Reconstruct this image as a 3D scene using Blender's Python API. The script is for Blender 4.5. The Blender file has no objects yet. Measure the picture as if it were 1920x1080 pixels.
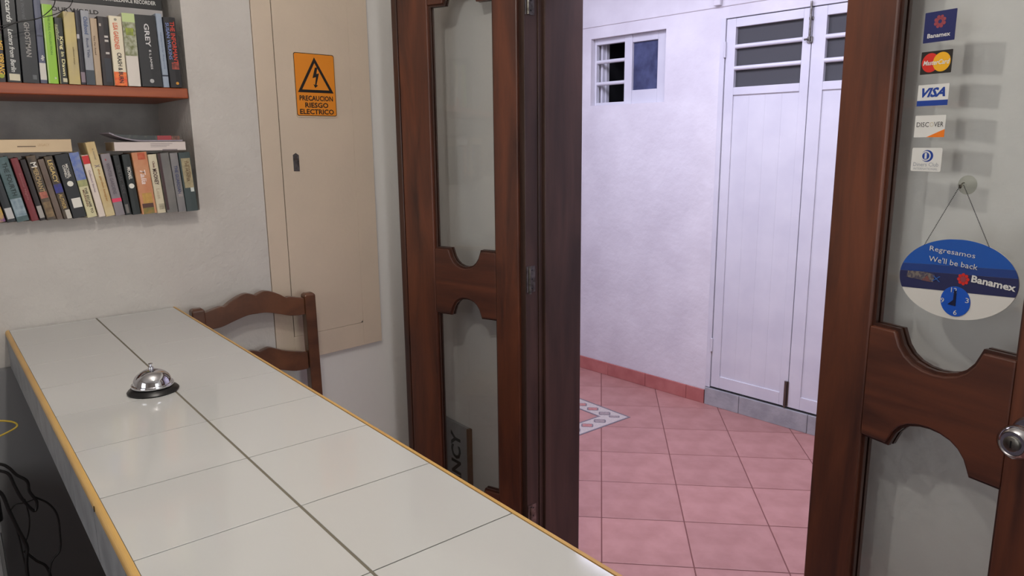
import bpy, bmesh, math, random
from mathutils import Matrix, Vector
random.seed(4)
C = bpy.context.scene.collection
S = bpy.context.scene
R = math.radians
H = 1.53                                   # eye height: every z measured from the eye is shifted by this

# ------------------------------------------------------------------ camera
yaw, pitch, roll, fpx = 0.67959397 + 0.0, 0.19942565, -0.01074121, 1364.877
cam_d = bpy.data.cameras.new('camera'); cam = bpy.data.objects.new('camera', cam_d); C.objects.link(cam)
head = yaw
fw = Vector((math.sin(head)*math.cos(pitch), math.cos(head)*math.cos(pitch), -math.sin(pitch)))
up0 = Vector((math.sin(head)*math.sin(pitch), math.cos(head)*math.sin(pitch), math.cos(pitch)))
rt0 = Vector((math.cos(head), -math.sin(head), 0))
rt = math.cos(roll)*rt0 + math.sin(roll)*up0
up = -math.sin(roll)*rt0 + math.cos(roll)*up0
m = Matrix.Identity(4)
for i in range(3):
    m[i][0], m[i][1], m[i][2] = rt[i], up[i], -fw[i]
m.translation = Vector((0, 0, H))
cam.matrix_world = m
cam_d.sensor_width = 36; cam_d.lens = fpx*36/1920; cam_d.clip_start = 0.02
S.camera = cam
# ------------------------------------------------------------------ world, lights, exposure
w = bpy.data.worlds.new('world'); S.world = w; w.use_nodes = True
w.node_tree.nodes['Background'].inputs[0].default_value = (0.5, 0.52, 0.62, 1)
w.node_tree.nodes['Background'].inputs[1].default_value = 0.15
S.view_settings.view_transform = 'Standard'; S.view_settings.look = 'None'
S.view_settings.exposure = 0.0; S.view_settings.gamma = 1; S.view_settings.use_curve_mapping = False

def light(name, kind, loc, energy, col, **k):
    d = bpy.data.lights.new(name, kind); d.energy = energy; d.color = col
    for a, b in k.items(): setattr(d, a, b)
    o = bpy.data.objects.new(name, d); C.objects.link(o); o.location = loc; return o
LAMP = (0.30, 1.05, 2.36)
LAMP2 = (0.30, 0.50, 2.36)
light('lamp_light', 'POINT', (LAMP[0], LAMP[1], LAMP[2]-0.035), 18, (1.0, 0.94, 0.87), shadow_soft_size=0.03)
light('lamp_light_b', 'POINT', (LAMP2[0], LAMP2[1], LAMP2[2]-0.035), 11, (1.0, 0.94, 0.87), shadow_soft_size=0.03)
lw_ = light('fill_light_left', 'AREA', (-1.93, 0.5, 1.45), 14, (0.94, 0.97, 1.0), shape='RECTANGLE', size=1.5, size_y=1.1); lw_.rotation_euler = (0, R(-90), 0)  # added fill at the left wall to lift the ambient light; no window there
lr_ = light('fill_light_rear', 'AREA', (0.98, -1.93, 1.45), 19, (0.94, 0.97, 1.0), shape='RECTANGLE', size=0.9, size_y=1.2); lr_.rotation_euler = (R(90), 0, 0)  # added fill behind the camera, brightens the walls ahead; not a real window
light('corridor_light', 'AREA', (2.2, 1.9, 2.74), 68, (0.77, 0.76, 1.0), shape='RECTANGLE', size=0.8, size_y=3.0)

# ------------------------------------------------------------------ materials
def lin(c):
    return tuple(((v/255)/12.92 if v/255 <= 0.04045 else ((v/255+0.055)/1.055)**2.4) for v in c) + (1,)
MC = {}
def mat(name, col, rough=0.6, metal=0.0, coat=0.0, col2=None, scale=30, bump=0.0, bscale=60, stretch=(1, 1, 1), rand=0.0, detail=4, lo=0.35, hi=0.65):
    if name in MC: return MC[name]
    M = bpy.data.materials.new(name); M.use_nodes = True; nt = M.node_tree; N = nt.nodes; L = nt.links
    p = N['Principled BSDF']; p.inputs['Base Color'].default_value = lin(col)
    p.inputs['Roughness'].default_value = rough; p.inputs['Metallic'].default_value = metal
    p.inputs['Coat Weight'].default_value = coat; p.inputs['Coat Roughness'].default_value = 0.12
    tc = N.new('ShaderNodeTexCoord'); mp = N.new('ShaderNodeMapping'); mp.inputs['Scale'].default_value = stretch
    L.new(tc.outputs['Object'], mp.inputs[0])
    last = None
    if col2:
        n = N.new('ShaderNodeTexNoise'); n.inputs['Scale'].default_value = scale; n.inputs['Detail'].default_value = detail
        L.new(mp.outputs[0], n.inputs['Vector'])
        r = N.new('ShaderNodeValToRGB'); r.color_ramp.elements[0].color = lin(col); r.color_ramp.elements[1].color = lin(col2)
        r.color_ramp.elements[0].position = lo; r.color_ramp.elements[1].position = hi
        L.new(n.outputs['Fac'], r.inputs[0]); last = r.outputs[0]
    if rand:
        oi = N.new('ShaderNodeObjectInfo'); hs = N.new('ShaderNodeHueSaturation')
        mr = N.new('ShaderNodeMapRange'); mr.inputs['To Min'].default_value = 1-rand; mr.inputs['To Max'].default_value = 1+rand
        L.new(oi.outputs['Random'], mr.inputs[0]); L.new(mr.outputs[0], hs.inputs['Value'])
        if last: L.new(last, hs.inputs['Color'])
        else: hs.inputs['Color'].default_value = lin(col)
        last = hs.outputs[0]
    if last: L.new(last, p.inputs['Base Color'])
    if bump:
        b = N.new('ShaderNodeBump'); n2 = N.new('ShaderNodeTexNoise'); n2.inputs['Scale'].default_value = bscale; n2.inputs['Detail'].default_value = 5
        L.new(mp.outputs[0], n2.inputs['Vector']); L.new(n2.outputs['Fac'], b.inputs['Height'])
        b.inputs['Strength'].default_value = bump; b.inputs['Distance'].default_value = 0.01
        L.new(b.outputs[0], p.inputs['Normal'])
    MC[name] = M; return M

def wood(name, dark, light_, rough=0.35, coat=0.35, stretch=(8, 8, 0.9), knots=True):
    if name in MC: return MC[name]
    M = bpy.data.materials.new(name); M.use_nodes = True; nt = M.node_tree; N = nt.nodes; L = nt.links
    p = N['Principled BSDF']; p.inputs['Roughness'].default_value = rough; p.inputs['Coat Weight'].default_value = coat; p.inputs['Coat Roughness'].default_value = 0.3
    tc = N.new('ShaderNodeTexCoord'); mp = N.new('ShaderNodeMapping'); mp.inputs['Scale'].default_value = stretch
    L.new(tc.outputs['Object'], mp.inputs[0])
    n = N.new('ShaderNodeTexNoise'); n.inputs['Scale'].default_value = 2.2; n.inputs['Detail'].default_value = 7; n.inputs['Distortion'].default_value = 0.9
    L.new(mp.outputs[0], n.inputs['Vector'])
    f = N.new('ShaderNodeTexNoise'); f.inputs['Scale'].default_value = 22; f.inputs['Detail'].default_value = 3; L.new(mp.outputs[0], f.inputs['Vector'])
    mx = N.new('ShaderNodeMath'); mx.operation = 'MULTIPLY_ADD'; mx.inputs[1].default_value = 0.15
    L.new(f.outputs['Fac'], mx.inputs[0]); L.new(n.outputs['Fac'], mx.inputs[2])
    r = N.new('ShaderNodeValToRGB'); r.color_ramp.elements[0].position = 0.36; r.color_ramp.elements[1].position = 0.80
    r.color_ramp.elements[0].color = lin(dark); r.color_ramp.elements[1].color = lin(light_)
    L.new(mx.outputs[0], r.inputs[0]); col = r.outputs[0]
    if knots:
        v = N.new('ShaderNodeTexVoronoi'); v.inputs['Scale'].default_value = 4.0; mp2 = N.new('ShaderNodeMapping'); mp2.inputs['Scale'].default_value = (1.3, 1.3, 0.75)
        L.new(tc.outputs['Object'], mp2.inputs[0]); L.new(mp2.outputs[0], v.inputs['Vector'])
        kr = N.new('ShaderNodeValToRGB'); kr.color_ramp.elements[0].position = 0.02; kr.color_ramp.elements[1].position = 0.09
        kr.color_ramp.elements[0].color = (0.3, 0.25, 0.22, 1); kr.color_ramp.elements[1].color = (1, 1, 1, 1)
        L.new(v.outputs['Distance'], kr.inputs[0])
        mm = N.new('ShaderNodeMixRGB'); mm.blend_type = 'MULTIPLY'; mm.inputs[0].default_value = 1
        L.new(col, mm.inputs[1]); L.new(kr.outputs[0], mm.inputs[2]); col = mm.outputs[0]
    L.new(col, p.inputs['Base Color'])
    b = N.new('ShaderNodeBump'); b.inputs['Strength'].default_value = 0.12; b.inputs['Distance'].default_value = 0.004
    L.new(mx.outputs[0], b.inputs['Height']); L.new(b.outputs[0], p.inputs['Normal'])
    MC[name] = M; return M

def glass(name, tint=(248, 249, 249)):
    M = bpy.data.materials.new(name); M.use_nodes = True; nt = M.node_tree; N = nt.nodes; L = nt.links
    N.remove(N['Principled BSDF'])
    t = N.new('ShaderNodeBsdfTransparent'); t.inputs[0].default_value = lin(tint)
    g = N.new('ShaderNodeBsdfGlossy'); g.inputs['Roughness'].default_value = 0.03
    fr = N.new('ShaderNodeLayerWeight'); fr.inputs[0].default_value = 0.5
    pw = N.new('ShaderNodeMath'); pw.operation = 'POWER'; pw.inputs[1].default_value = 5; L.new(fr.outputs['Facing'], pw.inputs[0])
    ma = N.new('ShaderNodeMath'); ma.operation = 'MULTIPLY_ADD'; ma.inputs[1].default_value = 0.93; ma.inputs[2].default_value = 0.045; L.new(pw.outputs[0], ma.inputs[0])
    mx = N.new('ShaderNodeMixShader'); L.new(ma.outputs[0], mx.inputs[0]); L.new(t.outputs[0], mx.inputs[1]); L.new(g.outputs[0], mx.inputs[2])
    L.new(mx.outputs[0], N['Material Output'].inputs[0]); MC[name] = M; return M

def emis(name, col, s):
    M = bpy.data.materials.new(name); M.use_nodes = True; p = M.node_tree.nodes['Principled BSDF']
    p.inputs['Base Color'].default_value = lin(col); p.inputs['Emission Color'].default_value = lin(col); p.inputs['Emission Strength'].default_value = s
    return M

PL = mat('plaster_room', (198, 193, 187), 0.75, col2=(193, 188, 182), scale=9, bump=0.35, bscale=60)
PLS = mat('plaster_smooth', (222, 220, 216), 0.7, bump=0.25, bscale=24)
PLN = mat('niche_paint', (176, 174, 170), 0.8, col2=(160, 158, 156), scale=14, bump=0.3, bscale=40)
PLC = mat('plaster_corridor', (226, 224, 226), 0.7, col2=(214, 211, 214), scale=4, bump=0.3, bscale=20)
CEIL = mat('ceiling_paint', (205, 203, 198), 0.8)
WHT = mat('white_metal', (216, 216, 220), 0.35, col2=(206, 206, 212), scale=5)
DARKG = mat('dark_screen', (70, 71, 72), 0.8)
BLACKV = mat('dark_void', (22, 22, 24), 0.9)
TILEF = mat('terracotta_tile', (164, 116, 108), 0.45, col2=(178, 130, 122), scale=9, rand=0.05, bump=0.08, bscale=50)
TILEB = mat('terracotta_base', (176, 104, 98), 0.5, col2=(190, 120, 112), scale=12, rand=0.05)
GROUTF = mat('floor_grout', (120, 76, 72), 0.9)
CEM = mat('cement_tile', (152, 154, 156), 0.6, col2=(170, 171, 172), scale=14, rand=0.04, bump=0.2)
CTILE = mat('glazed_white_tile', (194, 194, 192), 0.09, rand=0.012, bump=0.012, bscale=7)
GROUTW = mat('tile_grout', (112, 106, 92), 0.8)
GROUTL = mat('pale_grout', (92, 88, 80), 0.6)
TRIM = mat('yellow_edge_trim', (206, 166, 98), 0.4, col2=(192, 148, 84), scale=18, stretch=(1, 0.3, 1))
SLAB = mat('slab_side_tile', (118, 121, 125), 0.5, col2=(138, 141, 145), scale=20)
UNDER = mat('counter_base_paint', (128, 128, 130), 0.8, col2=(118, 118, 120), scale=10)
DOORW = wood('door_wood', (60, 33, 26), (112, 62, 40), coat=0.15, rough=0.45)
DOORR = wood('door_rail_wood', (60, 33, 26), (104, 57, 38), coat=0.15, rough=0.45, stretch=(0.9, 8, 8))
DOORM = wood('door_mould_wood', (44, 23, 16), (78, 42, 28), knots=False)
FRAMEW = wood('frame_wood', (46, 31, 25), (74, 52, 44), rough=0.45, coat=0.2, knots=False)
CHAIRW = wood('chair_wood', (70, 41, 26), (106, 66, 42), rough=0.3, coat=0.4, stretch=(4, 14, 6), knots=False)
SHELFW = wood('shelf_wood', (126, 52, 18), (172, 86, 38), rough=0.45, coat=0.1, stretch=(1.2, 14, 14), knots=False)
PANEL = mat('cream_panel_paint', (208, 191, 171), 0.55, col2=(203, 187, 168), scale=6, bump=0.12, bscale=60)
CHROME = mat('chrome', (205, 205, 210), 0.08, 1.0)
STEEL = mat('worn_steel', (140, 138, 132), 0.35, 1.0, col2=(96, 92, 84), scale=60)
BRONZE = mat('bronze_bolt', (112, 104, 96), 0.4, 0.9)
BLK = mat('black_plastic', (16, 16, 17), 0.35)
CABLE = mat('black_cable', (12, 12, 13), 0.5)
YEL = mat('yellow_wire', (190, 164, 58), 0.4)
GLS = glass('pane_glass')
PAPER = mat('page_paper', (196, 180, 150), 0.9, col2=(178, 160, 130), scale=200, stretch=(8, 1, 0.2))
RUSH = mat('rush_seat', (150, 118, 66), 0.8, col2=(120, 90, 48), scale=30, stretch=(1, 8, 1), bump=0.5)

# ------------------------------------------------------------------ mesh helpers
def box(bm, x0, x1, y0, y1, z0, z1):
    v = [bm.verts.new((x, y, z)) for z in (z0, z1) for y in (y0, y1) for x in (x0, x1)]
    for f in ((0, 2, 3, 1), (4, 5, 7, 6), (0, 1, 5, 4), (2, 6, 7, 3), (0, 4, 6, 2), (1, 3, 7, 5)):
        bm.faces.new([v[i] for i in f])
    return bm
def B(*a):
    bm = bmesh.new()
    for k in a: box(bm, *k)
    return bm
def prism(bm, pts, y0, y1):              # outline in x,z pushed from y0 to y1
    a = [bm.verts.new((x, y0, z)) for x, z in pts]; b = [bm.verts.new((x, y1, z)) for x, z in pts]
    bm.faces.new(a); bm.faces.new(b[::-1]); n = len(pts)
    for i in range(n): bm.faces.new([a[i], b[i], b[(i+1) % n], a[(i+1) % n]])
    return bm
def P(pts, y0, y1): return prism(bmesh.new(), pts, y0, y1)
def ring(bm, o, i, y0, y1):              # band between two outlines with the same count
    n = len(o)
    V = [[bm.verts.new((x, y, z)) for x, z in q] for q, y in ((o, y0), (i, y0), (i, y1), (o, y1))]
    for k in range(n):
        j = (k+1) % n
        for a, b in ((0, 1), (1, 2), (2, 3), (3, 0)):
            bm.faces.new([V[a][k], V[a][j], V[b][j], V[b][k]])
    return bm
def tube(bm, pts, r, n=6, closed=False):
    pts = [Vector(p) for p in pts]; rings = []
    for i, p in enumerate(pts):
        t = (pts[min(i+1, len(pts)-1)] - pts[max(i-1, 0)]).normalized()
        a = t.orthogonal().normalized() if i == 0 else (prev - prev.dot(t)*t).normalized()
        prev = a; b = t.cross(a)
        rr = r[i] if isinstance(r, (list, tuple)) else r
        rings.append([bm.verts.new(p + rr*(math.cos(2*math.pi*k/n)*a + math.sin(2*math.pi*k/n)*b)) for k in range(n)])
    for i in range(len(rings)-1):
        for k in range(n): bm.faces.new([rings[i][k], rings[i][(k+1) % n], rings[i+1][(k+1) % n], rings[i+1][k]])
    bm.faces.new(rings[0][::-1]); bm.faces.new(rings[-1]); return bm
def T(pts, r, n=6): return tube(bmesh.new(), pts, r, n)
def lathe(prof, n=32, ax='z', c=(0, 0, 0)):
    bm = bmesh.new(); rings = []
    for r, h in prof:
        row = []
        for k in range(n):
            a = 2*math.pi*k/n; q = (r*math.cos(a), r*math.sin(a), h)
            if ax == 'y': q = (q[0], q[2], q[1])
            row.append(bm.verts.new((q[0]+c[0], q[1]+c[1], q[2]+c[2])))
        rings.append(row)
    for i in range(len(rings)-1):
        for k in range(n): bm.faces.new([rings[i][k], rings[i][(k+1) % n], rings[i+1][(k+1) % n], rings[i+1][k]])
    bm.faces.new(rings[0][::-1]); bm.faces.new(rings[-1]); return bm
def spline(pts, k=6):                    # Catmull-Rom
    pts = [Vector(p) for p in pts]; out = []
    for i in range(len(pts)-1):
        p0, p1, p2, p3 = pts[max(i-1, 0)], pts[i], pts[i+1], pts[min(i+2, len(pts)-1)]
        for j in range(k):
            t = j/k
            out.append(0.5*((2*p1) + (-p0+p2)*t + (2*p0-5*p1+4*p2-p3)*t*t + (-p0+3*p1-3*p2+p3)*t**3))
    return out + [pts[-1]]
def obj(name, bm, m_, parent=None, bevel=0, smooth=False, loc=None, kind=None, label=None):
    bmesh.ops.recalc_face_normals(bm, faces=bm.faces)
    me = bpy.data.meshes.new(name); bm.to_mesh(me); bm.free(); me.materials.append(m_)
    if smooth:
        for p in me.polygons: p.use_smooth = True
    o = bpy.data.objects.new(name, me); C.objects.link(o)
    if parent: o.parent = parent
    if loc: o.location = loc
    if bevel:
        b = o.modifiers.new('bevel', 'BEVEL'); b.width = bevel; b.segments = 2; b.limit_method = 'ANGLE'; b.angle_limit = R(40)
    if smooth:
        try:
            me.set_sharp_from_angle(angle=R(38))
        except Exception: pass
    if kind: o['kind'] = kind
    if label: o['label'] = label
    return o
def empty(name, loc, rz=0):
    o = bpy.data.objects.new(name, None); C.objects.link(o); o.location = loc; o.rotation_euler = (0, 0, rz); o.empty_display_size = 0.05
    return o
def tag(o, label, cat, group=None):
    o['label'] = label; o['category'] = cat
    if group: o['group'] = group
    return o
def text(s, m_, parent, x, z, y, wid, hei, rot=0, bold=0.0, shear=0.0, name='lettering', thick=0.0003, italic=0):
    cu = bpy.data.curves.new('t', 'FONT'); cu.body = s; cu.offset = bold; cu.shear = shear; cu.resolution_u = 2; cu.size = 1
    cu.fill_mode = 'BOTH'
    o = bpy.data.objects.new('t', cu); C.objects.link(o); dg = bpy.context.evaluated_depsgraph_get()
    me = bpy.data.meshes.new_from_object(o.evaluated_get(dg)); bpy.data.objects.remove(o)
    xs = [v.co.x for v in me.vertices]; ys = [v.co.y for v in me.vertices]
    cx, cy = (min(xs)+max(xs))/2, (min(ys)+max(ys))/2
    sx = wid/max(1e-6, max(xs)-min(xs)); sy = hei/max(1e-6, max(ys)-min(ys))
    ca, sa = math.cos(R(rot)), math.sin(R(rot))
    for v in me.vertices:
        a, b = (v.co.x-cx)*sx, (v.co.y-cy)*sy
        v.co = (x + a*ca - b*sa, y, z + a*sa + b*ca)
    me.name = name; me.materials.clear(); me.materials.append(m_)
    t = bpy.data.objects.new(name, me); C.objects.link(t); t.parent = parent
    return t
def poly_disc(cx, cz, rx, rz, n=40): return [(cx+rx*math.cos(2*math.pi*k/n), cz+rz*math.sin(2*math.pi*k/n)) for k in range(n)]

# ================================================================== ROOM SHELL
# floor
floor = obj('floor', B((-2.2, 3.9, -2.0, 5.4, -0.10, -0.0025)), GROUTF, kind='structure')
hF = R(45.864); cF, sF = math.cos(hF), math.sin(hF)
def uv2xy(u, v): return (u*cF + v*sF, -u*sF + v*cF)
def clip(poly, f):
    out = []
    for i in range(len(poly)):
        a, b = poly[i], poly[(i+1) % len(poly)]; fa, fb = f(a), f(b)
        if fa >= 0: out.append(a)
        if (fa >= 0) != (fb >= 0):
            t = fa/(fa-fb); out.append((a[0]+(b[0]-a[0])*t, a[1]+(b[1]-a[1])*t))
    return out
full = None
DU, DV = 0.3345, 0.3285
bounds = [lambda p: p[0]-0.62, lambda p: 3.66-0.0606*p[1]-p[0], lambda p: p[1]-0.15, lambda p: 4.6-p[1]]
for i in range(-14, 12):
    for j in range(-8, 8):
        g = 0.0022
        u0, u1 = 0.0245+DU*i+g, 0.0245+DU*(i+1)-g; v0, v1 = 2.457+DV*j+g, 2.457+DV*(j+1)-g
        q = [uv2xy(*k) for k in ((u0, v0), (u1, v0), (u1, v1), (u0, v1))]
        p = q
        for f in bounds:
            if p: p = clip(p, f)
        if len(p) < 3: continue
        ar = abs(sum(p[k][0]*p[(k+1) % len(p)][1]-p[(k+1) % len(p)][0]*p[k][1] for k in range(len(p))))/2
        if ar < 0.0006: continue
        cx = sum(k[0] for k in q)/4; cy = sum(k[1] for k in q)/4
        whole = len(p) == 4 and all(f(k) >= 0 for k in q for f in bounds)
        if whole and full is not None: me = full
        else:
            bm = bmesh.new()
            px = sum(k[0] for k in p)/len(p); py = sum(k[1] for k in p)/len(p)
            lo = [bm.verts.new((a-cx, b-cy, -0.0025)) for a, b in p]
            hi = [bm.verts.new(((a-px)*0.992+px-cx, (b-py)*0.992+py-cy, 0.0)) for a, b in p]
            md = [bm.verts.new((a-cx, b-cy, -0.0008)) for a, b in p]
            bm.faces.new(hi); n = len(p)
            for k in range(n):
                bm.faces.new([lo[k], lo[(k+1) % n], md[(k+1) % n], md[k]]); bm.faces.new([md[k], md[(k+1) % n], hi[(k+1) % n], hi[k]])
            bmesh.ops.recalc_face_normals(bm, faces=bm.faces)
            me = bpy.data.meshes.new('tile'); bm.to_mesh(me); bm.free(); me.materials.append(TILEF)
            if whole: full = me
        o = bpy.data.objects.new('floor_tile', me); C.objects.link(o); o.parent = floor; o.location = (cx, cy, 0)
# inlaid mosaic border (square, its corner towards the door)
MB_ = mat('mosaic_ground', (196, 186, 176), 0.5, col2=(178, 168, 160), scale=120)
MD_ = mat('mosaic_line', (104, 98, 104), 0.5, col2=(128, 120, 124), scale=150)
MR_ = mat('mosaic_red', (168, 108, 102), 0.5, col2=(186, 130, 122), scale=80)
MG_ = mat('mosaic_grey', (142, 128, 126), 0.5, col2=(160, 146, 142), scale=80)
mx1, my0, sz = 2.942, 2.593, 0.86
def sq(o): return [(mx1-o, my0+o), (mx1-o, my0+sz-o), (mx1-sz+o, my0+sz-o), (mx1-sz+o, my0+o)]
def flat_ring(o0, o1, z0, z1):
    a, b = sq(o0), sq(o1); bm = bmesh.new()
    V = [[bm.verts.new((x, y, z)) for x, y in q] for q, z in ((a, z0), (b, z0), (b, z1), (a, z1))]
    for k in range(4):
        j = (k+1) % 4
        for s_, t_ in ((0, 1), (1, 2), (2, 3), (3, 0)): bm.faces.new([V[s_][k], V[s_][j], V[t_][j], V[t_][k]])
    return bm
mos = obj('mosaic_border', flat_ring(0.0, 0.13, -0.001, 0.0008), MB_, floor)
obj('border_line', flat_ring(0.0, 0.011, 0.0, 0.0013), MD_, mos); obj('border_line', flat_ring(0.119, 0.13, 0.0, 0.0013), MD_, mos)
def cell(cx, cy, r, l=0.033, w_=0.024):
    a = R(45.86); ca, sa = math.cos(a), math.sin(a)
    for sc, z, mt, nm in ((1.0, 0.0014, MD_, 'cell_rim'), (0.78, 0.0018, r, 'mosaic_cell')):
        bm = bmesh.new(); L_, W_ = l*sc, w_*sc; c_ = 0.3*W_; pts = []
        for sx, sy in ((1, 1), (-1, 1), (-1, -1), (1, -1)):
            pr = [(sx*L_, sy*(W_-c_)), (sx*(L_-c_), sy*W_)]
            pts += pr if sx*sy > 0 else pr[::-1]
        w2 = [(cx+x*ca+y*sa, cy-x*sa+y*ca) for x, y in pts]
        lo = [bm.verts.new((x, y, 0)) for x, y in w2]; hi = [bm.verts.new((x, y, z)) for x, y in w2]
        bm.faces.new(hi)
        for k in range(8): bm.faces.new([lo[k], lo[(k+1) % 8], hi[(k+1) % 8], hi[k]])
        obj(nm, bm, mt, mos)
for k in range(8):
    cell(2.872, 2.727+0.0945*k, (MG_, MR_, MR_, MG_)[k % 4]) if k < 7 else None
    cell(2.770-0.098*k, 2.665, (MG_, MR_, MR_, MG_)[k % 4]) if k < 7 else None
cell(2.878, 2.658, MG_, 0.030, 0.014)

# front wall with the book niche (the wall the counter runs into)
wa = obj('wall_front', B((-2.0, -0.4, 2.31, 2.72, 0, 2.62), (0.655, 0.855, 2.31, 2.80, 0, 2.62), (-0.4, 0.655, 2.31, 2.72, 0, 1.335),
                         (-0.4, 0.655, 2.31, 2.72, 2.32, 2.62)), PL, kind='structure')
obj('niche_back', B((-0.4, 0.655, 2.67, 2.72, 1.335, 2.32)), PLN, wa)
# wall with the panel, turned away by 6.5 degrees
WB = empty('wall_back', (0.855, 2.328, 0), R(6.5)); WB['kind'] = 'structure'
obj('plaster', B((0.0, 1.0, 0.0, 0.14, 0, 2.62)), PLS, WB)
# wall with the doorway
wr = obj('wall_right', B((1.525, 1.735, 1.815, 2.60, 0, 2.62), (1.525, 1.735, -2.0, 0.715, 0, 2.62), (1.525, 1.735, 0.715, 1.815, 2.13, 2.62)), PLS, kind='structure')
obj('wall_left', B((-2.1, -2.0, -2.0, 2.72, 0, 2.62)), PL, kind='structure')
obj('wall_rear', B((-2.1, 1.735, -2.1, -2.0, 0, 2.62)), PL, kind='structure')
ce = obj('ceiling', B((-2.1, 1.735, -2.1, 2.8, 2.62, 2.72)), CEIL, kind='structure')
obj('corridor_ceiling', B((1.735, 3.9, -2.0, 5.4, 2.86, 2.94)), CEIL, ce)
obj('wall_corridor_end', B((1.0, 3.9, 5.3, 5.4, 0, 2.86)), PLC, kind='structure')
obj('wall_corridor_near', B((1.735, 3.9, -2.0, -1.9, 0, 2.86)), PLC, kind='structure')
obj('wall_corridor_side', B((1.60, 1.735, 2.60, 5.3, 0, 2.86), (1.735, 1.745, -1.9, 0.70, 0, 2.86)), PLC, kind='structure')

# door frame of the doorway
fr = empty('trim_1', (1.5, 1.27, 0)); fr['kind'] = 'structure'
def jamb(s):     # s=+1 far jamb
    y = 0.515*s
    def yy(a, b): return (y+a*s, y+b*s) if s > 0 else (y+b*s, y+a*s)
    obj('jamb', B((0.0, 0.054, *yy(0.0, 0.03), 0, 2.13), (0.054, 0.072, *yy(-0.004, 0.03), 0, 2.13)), FRAMEW, fr, 0.002)
    obj('door_stop', B((0.072, 0.237, *yy(-0.015, 0.03), 0, 2.13)), FRAMEW, fr, 0.003)
jamb(1); jamb(-1)
obj('head_jamb', B((0.0, 0.237, -0.5, 0.5, 2.10, 2.13)), FRAMEW, fr)

# ------------------------------------------------------------------ wooden door leaves
def opening(x0, x1, zb, zt, hw, bot=None, top=None):
    """outline of a glazed opening: bottom / top edge dips like a baroque cartouche"""
    c = (x0+x1)/2
    def half(k): return [(hw, 0.0), (hw*0.94, 0.012*k), (hw*0.86, 0.027*k), (hw*0.70, 0.043*k), (hw*0.5, 0.054*k), (hw*0.25, 0.0605*k), (0, 0.0625*k)]
    pts = [(x0, zb)]
    hb = half(1)
    pts += [(c-a, zb-b) for a, b in hb] + [(c+a, zb-b) for a, b in hb[-2::-1]]
    pts += [(x1, zb), (x1, zt)]
    pts += [(c+a, zt+b) for a, b in hb] + [(c-a, zt+b) for a, b in hb[-2::-1]]
    pts += [(x0, zt)]
    return pts
def inset(pts, d):
    n = len(pts); out = []
    for i in range(n):
        a, b, c = Vector(pts[i-1]), Vector(pts[i]), Vector(pts[(i+1) % n])
        e1 = (b-a).normalized(); e2 = (c-b).normalized(); n1 = Vector((-e1.y, e1.x)); n2 = Vector((-e2.y, e2.x))
        nn = (n1+n2); nn = nn.normalized() if nn.length > 1e-6 else n1
        k = d/max(0.5, nn.dot(n1)); out.append((b.x+nn.x*k, b.y+nn.y*k))
    return out
def leaf(name, origin, rz, x0, xa, xb, x1, hw, sgn):
    """x measured from the hinge along the leaf; front face y=0, thickness towards +y; sgn mirrors x"""
    E = empty(name, (*origin, 0), rz); E['kind'] = 'structure'
    th = 0.04; zU0, zU1, zL0, zL1 = H-0.365, H+0.437, 0.30, H-0.592
    fx = lambda p: [(q[0]*sgn, q[1]) for q in (p if sgn > 0 else p[::-1])]
    def bx(a, b, y0, y1, z0, z1): return (min(a*sgn, b*sgn), max(a*sgn, b*sgn), y0, y1, z0, z1)
    z0, z1 = 0.012, 2.095
    obj('stile', B(bx(x0, xa, 0, th, z0, z1)), DOORW, E, 0.004); obj('stile', B(bx(xb, x1, 0, th, z0, z1)), DOORW, E, 0.004)
    up_ = opening(xa, xb, zU0, zU1, hw); lo_ = opening(xa, xb, zL0, zL1, hw)
    def edge_low(o): return o[0:1] + o[1:14] + o[14:15]           # bottom edge, left to right
    def edge_top(o): return o[15:16] + o[16:29] + o[29:30]         # top edge, right to left
    def rail(outline, dy=0.0): obj('rail', P(fx(outline), 0.0005, th-0.0005), DOORR, E, 0.003)
    rail(edge_low(up_) + edge_top(lo_))
    rail([(xa, z0), (xb, z0)] + edge_low(lo_)[::-1])
    rail(edge_top(up_) + [(xa, z1), (xb, z1)])
    for o in (up_, lo_):
        i1, i2 = inset(o, -0.0), inset(o, 0.0055)
        obj('glazing_bead', ring(bmesh.new(), fx(i1), fx(i2), 0.009, 0.017), DOORM, E)
        obj('glazing_bead', ring(bmesh.new(), fx(i1), fx(i2), 0.023, 0.031), DOORM, E)
        i3 = inset(o, 0.001)
        obj('glass_pane', P(fx(i3), 0.0185, 0.0215), GLS, E)
    return E
d1 = leaf('door_2', (1.5, 1.775), R(-70), 0.033, 0.123, 0.374, 0.500, 0.066, -1)
obj('meeting_strip', B((-0.530, -0.496, 0.006, 0.034, 0.012, 2.095), (-0.522, -0.503, 0.001, 0.006, 0.012, 2.095)), DOORM, d1, 0.002)
d2 = leaf('door_3', (1.45, 0.75), R(-102.4), 0.0, 0.112, 0.386, 0.500, 0.083, 1)
# hinges of the far leaf
for z in (H+0.42, H-0.445, H-1.29):
    hg = obj('hinge', T([(0.004, -0.006, z-0.045), (0.004, -0.006, z+0.045)], 0.005, 10), STEEL, fr, smooth=True, loc=(-0.0, 0.505, 0))
    obj('hinge_leaf', B((0.008, 0.040, 0.0085, 0.0100, z-0.043, z+0.043)), STEEL, hg)
    hl = obj('hinge_leaf', B((0.0, 0.026, -0.0014, 0.0, z-0.043, z+0.043)), STEEL, hg, loc=(0.002, 0.008, 0)); hl.rotation_euler = (0, 0, R(20))
    for dz in (-0.03, 0.0, 0.03):
        obj('screw', lathe([(0.0035, 0.0), (0.002, -0.0012)], 8, 'y', (0.027, 0.0085, z+dz)), BLK, hg)
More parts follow.
